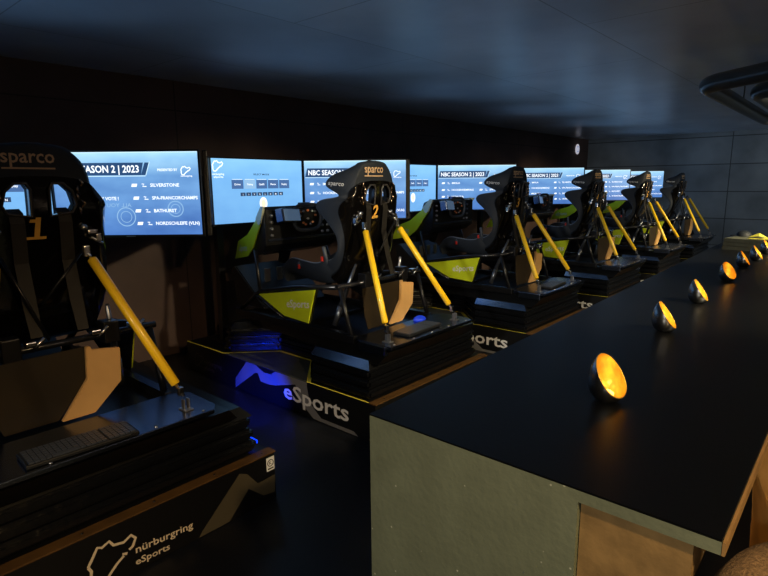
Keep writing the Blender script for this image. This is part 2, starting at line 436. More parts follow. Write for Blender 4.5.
        va = [bm.verts.new((sd_*(cowl_x(y)+.003), y, z)) for y, z in T4]; vb = [bm.verts.new((sd_*(cowl_x(y)-.015), y, z)) for y, z in T4]
        bm.faces.new(va); bm.faces.new(vb)
        for i in range(5): bm.faces.new((va[i], va[(i+1) % 5], vb[(i+1) % 5], vb[i]))
        rig_part('cowl_trim', bm, M['lime_edge'], q)
        bm = new(); k_ = Vector((.32, 1, 0)).normalized()
        if sd_ < 0: text(bm, 'eSports', (-cowl_x(4.08)-.002, 4.08, 1.08), (-k_.x, -k_.y, .10), (0, 0, 1), width=.24, bold=.012)
        else: text(bm, 'eSports', (cowl_x(3.84)+.002, 3.84, 1.10), (-k_.x, k_.y, -.10), (0, 0, 1), width=.24, bold=.012)
        rig_part('lettering', bm, M['lime_edge'], q, recalc=False)
    # dashboard box
    bm = new()
    prism(bm, [(3.43, 1.19), (3.43, 1.455), (3.47, 1.48), (3.60, 1.44), (3.76, 1.12), (3.70, 1.08), (3.50, 1.13)], 0, -.385, .385, .006)
    for v in bm.verts: v.co.x *= 1-max(0, v.co.y-3.43)*.9
    d = rig_part('dashboard', bm, M['black'], r)
    bm = new(); box(bm, (-.37, 3.418, 1.215), (.36, 3.43, 1.235), .002); rig_part('dash_rail', bm, M['deck'], d)
    for x in (-.33, .19, .25):
        for z in (1.26, 1.31, 1.36, 1.41):
            bm = new(); lathe(bm, [(0, .016), (.011, .016), (.012, 0)], 12, 0, Matrix.Translation((x, 3.43, z)) @ Matrix.Rotation(PI/2, 4, 'X')); rig_part('dash_button', bm, M['chrome_dim'], d)
    bm = new(); R = Matrix.Translation((-.20, 3.36, 1.41)) @ Matrix.Rotation(math.radians(-12), 4, 'X') @ Matrix.Rotation(math.radians(14), 4, 'Z')
    box(bm, (-.11, -.02, -.055), (.11, .06, .055), .012, 0, R); box(bm, (-.098, -.024, -.044), (.098, -.019, .044), 0, 1, R)
    rig_part('dash_display', bm, [M['deck'], M['lcd']], d)
    # steering column, wheel
    bm = new(); tube(bm, [(0, 3.46, 1.36), (0, 3.60, 1.30), (0, 3.72, 1.0)], .045, 14); rig_part('steering_column', bm, M['black'], r)
    bm = new(); ring = []
    for k in range(40):
        a = 2*PI*k/40; cx_, sz = math.cos(a), math.sin(a)
        x = .14*math.copysign(abs(cx_)**.55, cx_); z = .10*math.copysign(abs(sz)**.7, sz); ring.append((x, 3.385, 1.385+z))
    tube(bm, ring, .016, 10, closed=True); wheel = rig_part('steering_wheel', bm, M['grip'], r)
    bm = new(); prism(bm, [(-.10, 1.32), (-.06, 1.31), (.06, 1.31), (.10, 1.32), (.13, 1.385), (.10, 1.45), (-.10, 1.45), (-.13, 1.385)], 1, 3.385, 3.41, .005); rig_part('wheel_hub', bm, M['black'], wheel)
    for x, z in ((-.075, 1.43), (-.045, 1.435), (0, 1.44), (.045, 1.435), (.075, 1.43), (-.08, 1.40), (.08, 1.40), (-.05, 1.345), (.05, 1.345), (-.025, 1.33), (.025, 1.33), (0, 1.375)):
        bm = new(); lathe(bm, [(0, .012), (.009, .012), (.010, 0)], 10, 0, Matrix.Translation((x, 3.385, z)) @ Matrix.Rotation(PI/2, 4, 'X')); rig_part('wheel_button', bm, random.choice([M['dashred'], M['chrome_dim'], M['chrome_dim']]), wheel)
    bm = new(); box(bm, (.005, 3.49, 1.445), (.115, 3.51, 1.50), .004); sd = rig_part('small_display', bm, M['black'], r)
    bm = new(); box(bm, (.010, 3.487, 1.45), (.110, 3.4895, 1.495)); box(bm, (.025, 3.485, 1.469), (.095, 3.4865, 1.475), 0, 1); lathe(bm, [(0, 0), (.010, 0)], 14, 1, Matrix.Translation((.06, 3.485, 1.472)) @ Matrix.Rotation(PI/2, 4, 'X'))
    rig_part('display_face', bm, [M['logo_lcd'], M['white_lit']], sd)
    # pedals and foot tray in the nose
    bm = new(); prism(bm, [(3.55, .66), (3.95, .66), (4.0, .95), (3.95, .98)], 0, -.33, .33, .01); rig_part('foot_tray', bm, M['skirt'], r)
    for x in (-.13, 0, .13):
        bm = new(); box(bm, (x-.03, 3.77, .83), (x+.03, 3.782, .95), .003, 0, None); tube(bm, [(x, 3.785, .88), (x, 3.86, .74)], .008, 8)
        rig_part('pedal', bm, M['chrome_dim'], r)
    # seat
    seat_bm = seat_sheet(-1, 1, 0, 18, -.004, .026, 44, 110); cover = rig_part('seat', seat_bm, M['fabric'], r, True)
    cover.data.transform(Matrix.Translation(O)); cut_holes(cover); shift(cover)
    shell = finish('seat_shell', seat_sheet(-.70, .70, 3.2, 12.4, -.028, -.006, 36, 70, True), M['gloss'], cover, (0, 0, 0), True)
    cut_holes(shell); shift(shell)
    for o in (cover, shell):
        o.data.set_sharp_from_angle(angle=math.radians(40))
        for p in o.data.polygons: p.use_smooth = True
    for s in (-1, 1):
        bm = new(); hp = hole_poly(s, .004)
        tube(bm, [(x, back_y(x, z)-.002, z) for x, z in hp], .006, 8, closed=True); rig_part('harness_hole_rim', bm, M['black_rim'], cover)
        # strap over the back of the shell
        xs = SX+s*.088; bm = new(); L = []
        path = [(2.72, 1.53), (2.672, 1.512), (back_y(xs, 1.47)-.006, 1.47), (back_y(xs, 1.3)-.012, 1.30), (2.64, 1.12), (2.60, .99)]
        for y, z in path:
            w_ = .026 if z > 1.1 else .022
            L.append([bm.verts.new((xs+a, y+b, z)) for a, b in ((-w_, 0), (w_, 0), (w_, .004), (-w_, .004))])
        for A_, B_ in zip(L, L[1:]):
            for k in range(4): bm.faces.new((A_[k], A_[(k+1) % 4], B_[(k+1) % 4], B_[k]))
        bm.faces.new(L[0]); bm.faces.new(L[-1])
        rig_part('harness_strap', bm, M['strap'], cover)
        bm = new()
        bz = back_y(SX+s*.2, 1.40)
        box(bm, (SX+s*.19-.022, bz-.03, 1.405), (SX+s*.19+.022, bz+.0, 1.43), .008); box(bm, (SX+s*.215-.012, bz-.025, 1.37), (SX+s*.215+.012, bz+.01, 1.41), .006)
        tube(bm, [(SX+s*.18, bz-.02, 1.395), (SX+s*.23, bz-.01, 1.36)], .008, 8); lathe(bm, [(0, .02), (.014, .02), (.016, 0)], 12, 0, Matrix.Translation((SX+s*.16, bz, 1.44)) @ Matrix.Rotation(PI/2, 4, 'X'))
        rig_part('shell_bracket', bm, M['chrome'], cover)
        # crinkled bronze-coloured metal pieces beside the openings
        bm = new()
        for k in range(5):
            z = 1.50+.03*k; x = SX+s*(.150+.008*math.sin(k*2.1)); yy = back_y(x, z)
            tube(bm, [(x, yy-.003, z), (x+s*.012*math.sin(k*1.7), yy-.010, z+.018), (x-s*.004, yy-.003, z+.034)], .0055, 6)
        rig_part('crinkled_metal', bm, M['bronze'], cover)
        # lap belts with red buckles
        bm = new(); tube(bm, [(s*.235, 3.24, 1.06), (s*.20, 3.20, 1.0), (s*.10, 3.15, .96)], .012, 8); rig_part('lap_belt', bm, M['grip'], cover); bm = new(); tube(bm, [(s*.255, 2.93, 1.20), (s*.22, 2.93, 1.08), (s*.12, 2.98, 1.0)], .014, 8)
        rig_part('lap_belt', bm, M['grip'], cover)
        bm = new(); box(bm, (SX+s*.268-.008, 3.225, 1.01), (SX+s*.268+.008, 3.243, 1.045), .004); rig_part('belt_buckle', bm, M['red'], cover); bm = new(); box(bm, (SX+s*.275-.008, 2.955, 1.09), (SX+s*.275+.008, 2.973, 1.125), .004)
        rig_part('belt_buckle', bm, M['red'], cover)
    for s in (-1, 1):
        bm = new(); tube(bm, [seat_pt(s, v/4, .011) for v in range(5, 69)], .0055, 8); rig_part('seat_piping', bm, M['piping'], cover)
    # headrest lettering, wraps round the rear of the headrest
    bm = new(); 
    def fn(x, y):
        return Vector((SX+x, back_y(SX+x, 1.693+y)+.018-.0, 1.693+y))
    def rear(x, z):
        v = seat_v_at(z); w = max(st(v)[2], .02); t = min(.62, abs(x-SX)/(w*.8)*.5)
        return seat_pt(t, v, -.004).y
    text(bm, 'sparco', None, None, None, width=.19, size=.080, bold=.014, align='C', fn=lambda x, y: Vector((SX-.02+x, rear(SX-.02+x, 1.722+y)-.0025, 1.722+y)))
    for k in range(8):
        x0 = -.115+k*.19/8; x1 = x0+.19/8
        bm.faces.new([bm.verts.new((SX+x, rear(SX+x, z)-.0025, z)) for x, z in ((x0, 1.695), (x1, 1.695), (x1, 1.702), (x0, 1.702))])
    rig_part('headrest_lettering', bm, M['headtxt'], cover, recalc=False)
    # wing lettering on the outer left face
    bm = new()
    def wing(x, y):      # x runs from the far tip (image left) back to the shell; y up
        v = 3.55-y/.062
        t = -(.98-x/.20*.42)
        a = seat_pt(t, v, -.0075); return a
    text(bm, 'sparco', None, None, None, width=.115, size=.040, bold=.012, fn=lambda x, y: wing(x+.012, y-.02))
    rig_part('wing_lettering', bm, M['white'], cover, recalc=False)
    # yellow struts
    for s in (-1, 1):
        a = Vector((-.005+s*.167, 2.605, 1.377)); b = Vector((-.002+s*.378, 2.215, .700))
        f = lambda t: a.lerp(b, t)
        bm = new(); tube(bm, [f(.075), f(.08), f(.90), f(.905)], [.016, .0208, .0208, .016], 20); p = rig_part('support_strut', bm, M['yellow'], r)
        tag(p, 'yellow diagonal support strut')
        bm = new(); tube(bm, [f(.90), f(.985)], .008, 10)
        box(bm, tuple(f(.95)-Vector((.012, .012, .02))), tuple(f(.95)+Vector((.012, .012, .02))), .004); rig_part('rod_end', bm, M['chrome'], p)
        bm = new(); tube(bm, [f(0), f(.08)], .008, 10)
        box(bm, tuple(f(.025)-Vector((.014, .014, .025))), tuple(f(.025)+Vector((.014, .014, .025))), .006)
        rig_part('rod_end', bm, M['chrome'], p)
        bm = new(); box(bm, (b.x-.022, b.y-.03, .648), (b.x+.022, b.y+.03, .655), .002); box(bm, (b.x-.015, b.y-.012, .655), (b.x-.008, b.y+.012, .70), .002); box(bm, (b.x+.008, b.y-.012, .655), (b.x+.015, b.y+.012, .70), .002)
        rig_part('strut_foot', bm, M['chrome_dim'], p)
        bm = new(); d_ = (b-a).normalized(); rt = Vector((-.6, -.8, 0)); rt = (rt-d_*rt.dot(d_)).normalized(); up_ = d_.cross(rt)
        def cyl(x, y):
            th = y/.0208; c_ = f(.70)+d_*x
            return c_+(rt*math.cos(th)+up_*math.sin(th))*.0214
        text(bm, 'DRSEVEN', None, None, None, width=.15, size=.024, bold=.01, fn=lambda x, y: cyl(x, -y+.03))
        rig_part('lettering', bm, M['strut_txt'], p, recalc=False)
    return r
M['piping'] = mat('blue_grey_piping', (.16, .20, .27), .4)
M['deck_slope'] = mat('grey_satin_cover', (.34, .38, .46), .22, metal=1)
M['hood'] = mat('black_satin_hood', (.0045, .005, .006), .3, bump=.05, bscale=4)
M['rail'] = mat('dark_steel_rail', (.05, .052, .06), .25, metal=.8)
M['damper'] = mat('grey_steel_damper', (.28, .30, .34), .3, metal=.9)
M['chrome_dim'] = mat('dull_metal', (.35, .36, .38), .35, metal=.9)
M['grip'] = mat('grey_grip_leather', (.05, .062, .085), .55)
M['bronze'] = mat('bronze_metal', (.55, .38, .24), .25, metal=1)
M['black_rim'] = mat('dark_hole_rim', (.05, .045, .042), .3)
M['headtxt'] = mat('pale_orange_lettering', (.78, .52, .30), .5)
M['strut_txt'] = mat('pale_yellow_lettering', (.95, .72, .25), .5)

rig = build_rig()
rig.location = (X1, O.y, O.z)
rigs = [rig]
for k in range(1, 6):
    c = copy_tree(rig); c.location = (X1+S*k, O.y, O.z); rigs.append(c)
desc = ['nearest racing simulator, cut by the left picture edge, seat marked 1',
        'black racing simulator with yellow struts, seat marked 2 in gold',
        'third racing simulator from the left, seat marked 3 in gold',
        'fourth racing simulator from the left, behind the one with seat 3',
        'fifth racing simulator, second from the far wall, with yellow struts',
        'farthest racing simulator, standing beside the dark end wall']
for k, r in enumerate(rigs):
    r['label'] = desc[k]; r['group'] = G_RIG
    seat = [c for c in kids(r) if c.name.startswith('seat') and not c.name.startswith('seat_')][0]
    if k == 0: seat.location = (-.008, 0, .02); seat.scale = (1.05, 1, 1)
    bm = new(); n = str(k+1)
    text(bm, n, None, None, None, size=.125, bold=.03, align='C', fn=lambda x, y: Vector((SX-.025+x+y*.12, back_y(SX+x, 1.405+y)-.006, 1.405+y)))
    if k == 0:
        for x0, x1, z0, z1 in ((-.045, .035, 1.400, 1.412), (-.03, .0, 1.472, 1.486)):
            bm.faces.new([bm.verts.new((SX-.025+a+(b-1.405)*.12, back_y(SX, b)-.006, b)) for a, b in ((x0, z0), (x1, z0), (x1, z1), (x0, z1))])
    rig_part('seat_number', bm, M['goldtxt'], seat, recalc=False)

# ------------------------------------------------------------------ plinths under the simulators
TRK = [(-.101, .128), (-.072, .174), (-.059, .195), (-.042, .186), (-.012, .199), (.004, .173), (.045, .164), (.077, .181), (.095, .158), (.08, .127), (.064, .119)]
TRK2 = [(.055, .106), (.036, .113), (.039, .102), (.011, .084), (-.014, .06), (-.027, .046), (-.05, .03), (-.085, .035), (-.095, .07), (-.091, .105), (-.101, .128)]
def ribbon(bm, pts, w, fn, mi=0):
    pts = [Vector((*p, 0)) for p in pts]; L = []
    for i, p in enumerate(pts):
        d = (pts[min(i+1, len(pts)-1)]-pts[max(i-1, 0)]).normalized(); n = Vector((-d.y, d.x, 0))*w/2
        L.append((bm.verts.new(fn(*(p+n).xy)), bm.verts.new(fn(*(p-n).xy))))
    for A, B in zip(L, L[1:]): bm.faces.new((A[0], B[0], B[1], A[1])).material_index = mi
PO = Vector((.16, 3.28, 0))
def flat(bm, pts, fn, mi=0):
    f = bm.faces.new([bm.verts.new(fn(*p)) for p in pts]); f.material_index = mi
def build_plinth():
    r = thing('plinth', '', 'plinth', PO)
    P = lambda name, bm, m, par=r, rc=True: finish(name, bm, m, par, PO, recalc=rc)
    bm = new(); box(bm, (-.515, 2.206, 0), (.84, 4.50, .262), .002); P('plinth_body', bm, M['skirt'])
    bm = new(); box(bm, (-.52, 2.20, .262), (.845, 2.262, .270), .001); P('front_edge_strip', bm, M['ledge'])
    # yellow strip along the left edge, following the notch
    bm = new(); pts = [(-.505, 2.262), (-.505, 2.83), (-.16, 3.175), (-.16, 3.60), (-.50, 3.93), (-.505, 4.49)]
    pts2 = [(-.52, 2.262), (-.52, 2.86), (-.185, 3.195), (-.185, 3.585), (-.52, 3.905), (-.52, 4.49)]
    for a, b, c, d in zip(pts, pts[1:], pts2[1:], pts2):
        bm.faces.new([bm.verts.new((x, y, .2665)) for x, y in (a, b, c, d)])
    P('side_edge_strip', bm, M['strip'])
    bm = new(); prism(bm, [(-.515, 2.87), (-.19, 3.195), (-.19, 3.58), (-.515, 3.895)], 2, .262, .265); P('step_mat', bm, M['carpet'])
    # left panel graphic
    bm = new(); X = -.5165
    fs = lambda y, z: Vector((X, y, z))
    flat(bm, [(3.76, .004), (3.75, .09), (3.585, .262), (3.47, .262), (3.44, .20), (3.477, .194)], fs)
    flat(bm, [(3.44, .20), (3.47, .262), (3.364, .224), (3.30, .14), (3.408, .14)], fs)
    flat(bm, [(3.364, .224), (3.274, .228), (3.228, .15), (3.30, .14)], fs)
    flat(bm, [(3.274, .228), (3.219, .262), (2.859, .262), (2.861, .235), (2.989, .215), (3.228, .15)], fs)
    flat(bm, [(2.861, .235), (2.84, .12), (2.72, .03), (2.40, .030), (2.36, .004), (2.80, .004), (2.93, .09), (2.989, .215)], fs)
    P('side_graphic', bm, M['graphic'])
    bm = new(); text(bm, 'eSports', (X-.001, 3.125, .085), (0, -1, 0), (0, 0, 1), width=.68, size=.165, bold=.018); P('side_lettering', bm, M['white'], r, False)
    bm = new(); fl = lambda x, z: Vector((X-.001, 4.30-x*.72, .045+z*.72))
    ribbon(bm, TRK, .010, fl); ribbon(bm, TRK2, .010, fl)
    text(bm, 'nürburgring', (X-.001, 4.22, .115), (0, -1, 0), (0, 0, 1), width=.27, bold=.01); text(bm, 'eSports', (X-.001, 4.22, .060), (0, -1, 0), (0, 0, 1), width=.15, bold=.01)
    P('side_emblem', bm, M['graphic_warm'], r, False)
    # front panel graphic
    bm = new(); Y = 2.2045; ff = lambda x, z: Vector((x, Y, z))
    flat(bm, [(.383, .004), (.40, .026), (.622, .23), (.665, .211), (.671, .126), (.55, .004)], ff)
    flat(bm, [(.665, .211), (.728, .131), (.759, .049), (.671, .126)], ff)
    flat(bm, [(.728, .131), (.837, .137), (.831, .038), (.759, .049)], ff)
    P('front_graphic', bm, M['graphic_warm'])
    bm = new(); ribbon(bm, TRK, .012, ff); ribbon(bm, TRK2, .012, ff); P('front_emblem', bm, M['cream'], r, False)
    bm = new(); text(bm, 'nürburgring', (.090, Y-.001, .088), (.998, 0, -.062), (0, 0, 1), width=.268, size=.048, bold=.015); text(bm, 'eSports', (.085, Y-.001, .033), (.998, 0, -.05), (0, 0, 1), width=.155, size=.044, bold=.015)
    P('front_lettering', bm, M['cream'], r, False)
    bm = new(); flat(bm, [(.785, .17), (.835, .17), (.835, .245), (.785, .245)], lambda x, z: Vector((x, Y-.001, z)))
    st_ = P('sticker', bm, M['white'])
    bm = new(); tube(bm, [(.81+.018*math.cos(a*PI/8), Y-.002, .213+.018*math.sin(a*PI/8)) for a in range(16)], .002, 6, closed=True)
    text(bm, 'K', (.81, Y-.002, .204), (1, 0, 0), (0, 0, 1), size=.026, align='C', bold=.01); flat(bm, [(.792, .178), (.828, .178), (.828, .186), (.792, .186)], lambda x, z: Vector((x, Y-.002, z)))
    P('sticker_print', bm, M['skirt'], st_, False)
    for x in (-.4, -.1, .2, .5, .78):
        bm = new(); lathe(bm, [(0, .272), (.006, .272), (.006, .270)], 10, 0, Matrix.Translation((x, 2.23, 0))); P('screw', bm, M['black'])
    return r
pl = build_plinth(); pls = [pl]
for k in range(1, 6): pls.append(copy_tree(pl))
pd = ['low black plinth under the simulator marked 1, with a track outline emblem on its front',
      'low black plinth with large eSports lettering, under the simulator marked 2',
      'black plinth under the simulator marked 3, left side lettering half hidden by the counter',
      'black plinth under the fourth simulator, only last letters showing beside the counter',
      'black plinth under the fifth simulator, dark front edge behind the counter',
      'black plinth under the farthest simulator next to the end wall']
for k, r in enumerate(pls):
    r.location = (X1+S*k+PO.x, PO.y, PO.z); r['label'] = pd[k]; r['group'] = 'plinths under the simulators'

# blue marker lamp on the right flank of the first plinth
bm = new(); box(bm, (-.012, -.05, -.012), (.0, .05, .012), .003); box(bm, (0, -.045, -.009), (.012, .045, .009), .004, 1)
o = tag(finish('marker_lamp', bm, [M['black'], emi('blue_led_lens', (.0, .03, 1.), 3.)]), 'small blue marker lamp on the right side of the nearest simulator base', 'lamp')
o.location = (X1+.78+.012, 2.34, .306)
l = bpy.data.lights.new('blue_led', 'SPOT'); l.energy = 260; l.color = (.0, .03, 1); l.shadow_soft_size = .02; l.spot_size = .62; l.spot_blend = 1
lo = bpy.data.objects.new('blue_led', l); C.objects.link(lo); lo.location = (X1+.80+.06, 2.55, .335)
lo.rotation_euler = (Vector((2.42, 3.42, .06))-lo.location).to_track_quat('-Z', 'Y').to_euler()

# ------------------------------------------------------------------ monitors
MW, MH = .955, .537
def icon(bm, x, z, s, mi):      # track outline emblem
    fn = lambda a, b: Vector((x+a*s, -.0024, z+b*s))
    ribbon(bm, TRK+TRK2, .02, fn, mi)
def content_slide(bm, first):
    Y = -.0022
    def rect(x0, z0, x1, z1, mi, sk=0, y=Y):
        bm.faces.new([bm.verts.new((a, y, b)) for a, b in ((x0, z0), (x1, z0), (x1+sk, z1), (x0+sk, z1))]).material_index = mi
    T = lambda s, x, z, size, mi=3, w=None, al='L': text(bm, s, (x, -.0026, z), (1, 0, 0), (0, 0, 1), size=size, width=w, bold=.022, mi=mi, align=al)
    rect(-MW/2, .262, MW/2, MH/2, 1)
    rect(-.47, .120, .10, .200, 2, .02, -.0018); rect(.10, .120, .13, .200, 2, .03, -.0018)
    rect(.13, .118, .135, .205, 1, .03); rect(-.47, .112, .13, .117, 1)
    T('NBC SEASON 2 | 2023', -.44, .138, .064, w=.53)
    T('PRESENTED BY', .21, .145, .022, w=.13)
    icon(bm, .395, .11, .32, 3); T('nürburgring', .36, .108, .014, w=.075)
    rows = [('SILVERSTONE', .19), ('SPA-FRANCORCHAMPS', .30), ('BATHURST', .15), ('NORDSCHLEIFE (VLN)', .29)]
    for i, (s, w) in enumerate(rows):
        z = .045-i*.083; x = .030+.006*i
        rect(x, z, x+.035, z+.020, 3, .006); ribbon(bm, [(x+.07, z+.018), (x+.085, z+.018), (x+.075, z+.002), (x+.10, z+.002)], .006, lambda a, b: Vector((a, Y, b)), 3)
        T(s, x+.125, z, .030, w=w)
    if first:
        T('COMMUNITY VOTE !', -.33, -.04, .030, w=.27); T('NBC TEAM', -.33, -.12, .030, w=.13)
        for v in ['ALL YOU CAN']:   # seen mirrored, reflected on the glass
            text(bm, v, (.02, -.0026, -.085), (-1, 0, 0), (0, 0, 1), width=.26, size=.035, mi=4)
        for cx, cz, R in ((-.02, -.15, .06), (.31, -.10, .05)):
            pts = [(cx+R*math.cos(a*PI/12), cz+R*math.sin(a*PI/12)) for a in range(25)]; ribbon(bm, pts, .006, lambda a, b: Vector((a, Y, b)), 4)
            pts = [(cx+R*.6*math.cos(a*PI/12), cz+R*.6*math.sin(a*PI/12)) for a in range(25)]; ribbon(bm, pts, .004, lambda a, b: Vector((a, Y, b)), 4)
    else:
        for i, (s, w) in enumerate([('IMOLA', .10), ('HOCKENHEIMRING', .27), ('MONZA', .15)]):
            z = .045-i*.083; x = -.43
            rect(x, z, x+.035, z+.020, 3, .006); ribbon(bm, [(x+.07, z+.018), (x+.085, z+.018), (x+.075, z+.002), (x+.10, z+.002)], .006, lambda a, b: Vector((a, Y, b)), 3)
            T(s, x+.125, z, .030, w=w)
def content_menu(bm):
    def rect(x0, z0, x1, z1, mi, y=-.0022): bm.faces.new([bm.verts.new((a, y, b)) for a, b in ((x0, z0), (x1, z0), (x1, z1), (x0, z1))]).material_index = mi
    T = lambda s, x, z, size, mi=2, w=None, al='C': text(bm, s, (x, -.0026, z), (1, 0, 0), (0, 0, 1), size=size, width=w, bold=.02, mi=mi, align=al)
    icon(bm, -.38, .13, .5, 2); T('nürburgring', -.38, .115, .022, w=.11); T('eSports', -.38, .092, .022, w=.09)
    T('SELECT MODE', .05, .115, .02, 3, .17)
    for i, s in enumerate(('Drive', 'Training', 'Qualify', 'Race', 'Replay')):
        x = -.20+i*.125; rect(x-.058, -.0, x+.058, .075, 1 if i != 1 else 4); T(s, x, .030, .022, w=.06)
        rect(x-.05, .078, x+.05, .081, 2)
    for i in range(8):
        x = -.15+i*.058; rect(x-.025, -.062, x+.025, -.032, 3); T('IIVXLAMN'[i], x, -.056, .02)
    pts = [(.06+.042*math.cos(a*PI/12), -.13+.055*math.sin(a*PI/12)) for a in range(24)]
    f = bm.faces.new([bm.verts.new((a, -.0022, b)) for a, b in pts]); f.material_index = 2
    f = bm.faces.new([bm.verts.new((.06+(a-.06)*.6, -.0026, -.13+(b+.13)*.6)) for a, b in pts]); f.material_index = 5
def monitor(kind):
    r = thing('monitor', '', 'monitor', (0, 0, 0))
    bm = new(); box(bm, (-MW/2-.012, .0, -MH/2-.016), (MW/2+.012, .028, MH/2+.012), .004)
    box(bm, (-.32, .028, -.22), (.32, .050, .12), .01); finish('housing', bm, M['bezel'], r)
    bm = new()
    for a, b in (((-MW/2-.012, -.004, -MH/2-.016), (-MW/2, 0, MH/2+.012)), ((MW/2, -.004, -MH/2-.016), (MW/2+.012, 0, MH/2+.012)),
                 ((-MW/2, -.004, MH/2), (MW/2, 0, MH/2+.012)), ((-MW/2, -.004, -MH/2-.016), (MW/2, 0, -MH/2))): box(bm, a, b)
    box(bm, (-.03, -.006, -MH/2-.013), (.03, -.004, -MH/2-.006), 0, 1)
    finish('bezel', bm, [M['bezel'], M['chrome_dim']], r)
    bm = new(); box(bm, (-MW/2, -.0015, -MH/2), (MW/2, 0, MH/2))
    if kind == 'menu':
        content_menu(bm); 
        bmesh.ops.translate(bm, vec=(-.035, 0, .02), verts=[v for v in bm.verts if v.co.y < -.0019]); finish('display', bm, [M['menu'], M['e_dark'], M['e_white'], M['e_navy'], M['e_pale'], M['e_gold']], r, recalc=False)
    else:
        content_slide(bm, kind == 'first'); finish('display', bm, [M['nbc'], M['e_rim'], M['e_bar'], M['e_white'], M['e_pale']], r, recalc=False)
    return r
M['bezel'] = mat('monitor_black_plastic', (.010, .010, .011), .3)
proto = {'menu': monitor('menu'), 'first': monitor('first'), 'slide': monitor('slide')}
used = set()
def place(kind, x, y, ang, label, group):
    if kind in used: o = copy_tree(proto[kind])
    else: o = proto[kind]; used.add(kind)
    o.location = (x, y, 1.592); o.rotation_euler = (0, 0, ang); o['label'] = label; o['group'] = group
def mid(a, b): return ((a[0]+b[0])/2, (a[1]+b[1])/2)
CI, RO = (.540, 4.046), (1.177, 3.312)
CL, LO = (-.42, 4.17), (-.895, 3.345)
nm = ['1', '2', '3', '4', '5', '6']; which = ['first', 'second', 'third', 'fourth', 'fifth', 'sixth']
rt_lab = ['big monitor with a race season slide, right of the seat marked 1', 'monitor with a race season slide, behind the seat marked 2',
          'monitor with a race season slide, just left of the seat marked 3', 'monitor with a race slide between the third and fourth seats',
          'monitor with a race slide partly behind the fourth seat', 'rightmost monitor, race slide between the last two seats']
for k in range(6):
    X = X1+S*k
    place('menu', X+.052, 4.062, 0, f'pale blue menu monitor facing the driver of the {which[k]} simulator from the left', 'centre menu monitors')
    m = mid(CI, RO); a = math.atan2(RO[1]-CI[1], RO[0]-CI[0])
    place('first' if k == 0 else 'slide', X+m[0], m[1], a, rt_lab[k], 'right-hand race slide monitors')
    m = mid(LO, CL); a = math.atan2(CL[1]-LO[1], CL[0]-LO[0])
    place('slide', X+m[0], m[1], a, f'left side monitor of the {which[k]} simulator, seen edge-on from behind as a black band', 'left-hand side monitors')
# stands
def stand():
    r = thing('monitor_stand', '', 'stand', (0, 0, 0))
    for x in (-.30, .40):
        bm = new(); box(bm, (x-.03, 4.19, .27), (x+.03, 4.25, 1.66), .004); box(bm, (x-.08, 4.12, .27), (x+.08, 4.32, .285), .003); finish('post', bm, M['black'], r)
    bm = new(); tube(bm, rounded([(-.715, 3.80, 1.55), (-.56, 4.215, 1.55), (.62, 4.215, 1.55), (.92, 3.735, 1.55)], .06), .016, 10); finish('arm', bm, M['black'], r)
    bm = new(); box(bm, (-.1, 4.113, 1.47), (.2, 4.19, 1.63), .004); finish('mount_plate', bm, M['black'], r)
    return r
sp_ = stand()
for k in range(6):
    s_ = sp_ if k == 0 else copy_tree(sp_)
    s_.location = (X1+S*k, 0, 0); s_['label'] = f'black two-post stand behind the screens of the {which[k]} simulator'; s_['group'] = 'monitor stands'

# ------------------------------------------------------------------ keyboards and mouse
def keyboard():
    r = thing('keyboard', '', 'keyboard', (0, 0, 0))
    bm = new(); box(bm, (-.20, -.07, 0), (.20, .07, .016), .005); box(bm, (.165, -.071, .001), (.199, -.0695, .013), 0, 1); finish('case', bm, [M['key'], M['chrome']], r)
    bm = new()
    for j in range(6):
        z = .016; y = .055-j*.0215
        n = 14
        for i in range(n):
            if j == 5 and 3 < i < 9: continue
            x = -.188+i*.0192; box(bm, (x, y-.009, z), (x+.0165, y+.009, z+.005))
        if j == 5: box(bm, (-.188+4*.0192, y-.009, z), (-.188+8*.0192+.0165, y+.009, z+.005))
        for i in range(5):
            x = .088+i*.0205; box(bm, (x, y-.009, z), (x+.0175, y+.009, z+.005))
    finish('keys', bm, M['keytop'], r)
    return r
kb = keyboard()
for i, (k, lab) in enumerate([(0, 'black keyboard on the rear plate of the simulator marked 1'), (1, 'black keyboard at the strut feet of the simulator marked 2'), (2, 'black keyboard on the rear plate of the simulator marked 3')]):
    o = kb if i == 0 else copy_tree(kb)
    o.location = (X1+S*k+(-.075 if k == 0 else -.02), 2.205 if k == 0 else 2.25, .6495); o.rotation_euler = (0, 0, -.05 if k == 0 else .06); o['label'] = lab; o['group'] = 'keyboards'
bm = new(); prof = [(0, 0), (.045, 0), (.052, .008), (.045, .022), (.025, .033), (0, .036)]; lathe(bm, prof, 28)
bmesh.ops.scale(bm, vec=(1.15, .75, 1), verts=bm.verts[:])
o = tag(finish('computer_mouse', bm, M['blue_mouse'], smooth=True), 'blue computer mouse behind the keyboard of the simulator marked 2', 'mouse'); o.location = (X1+S+.20, 2.405, .6485)

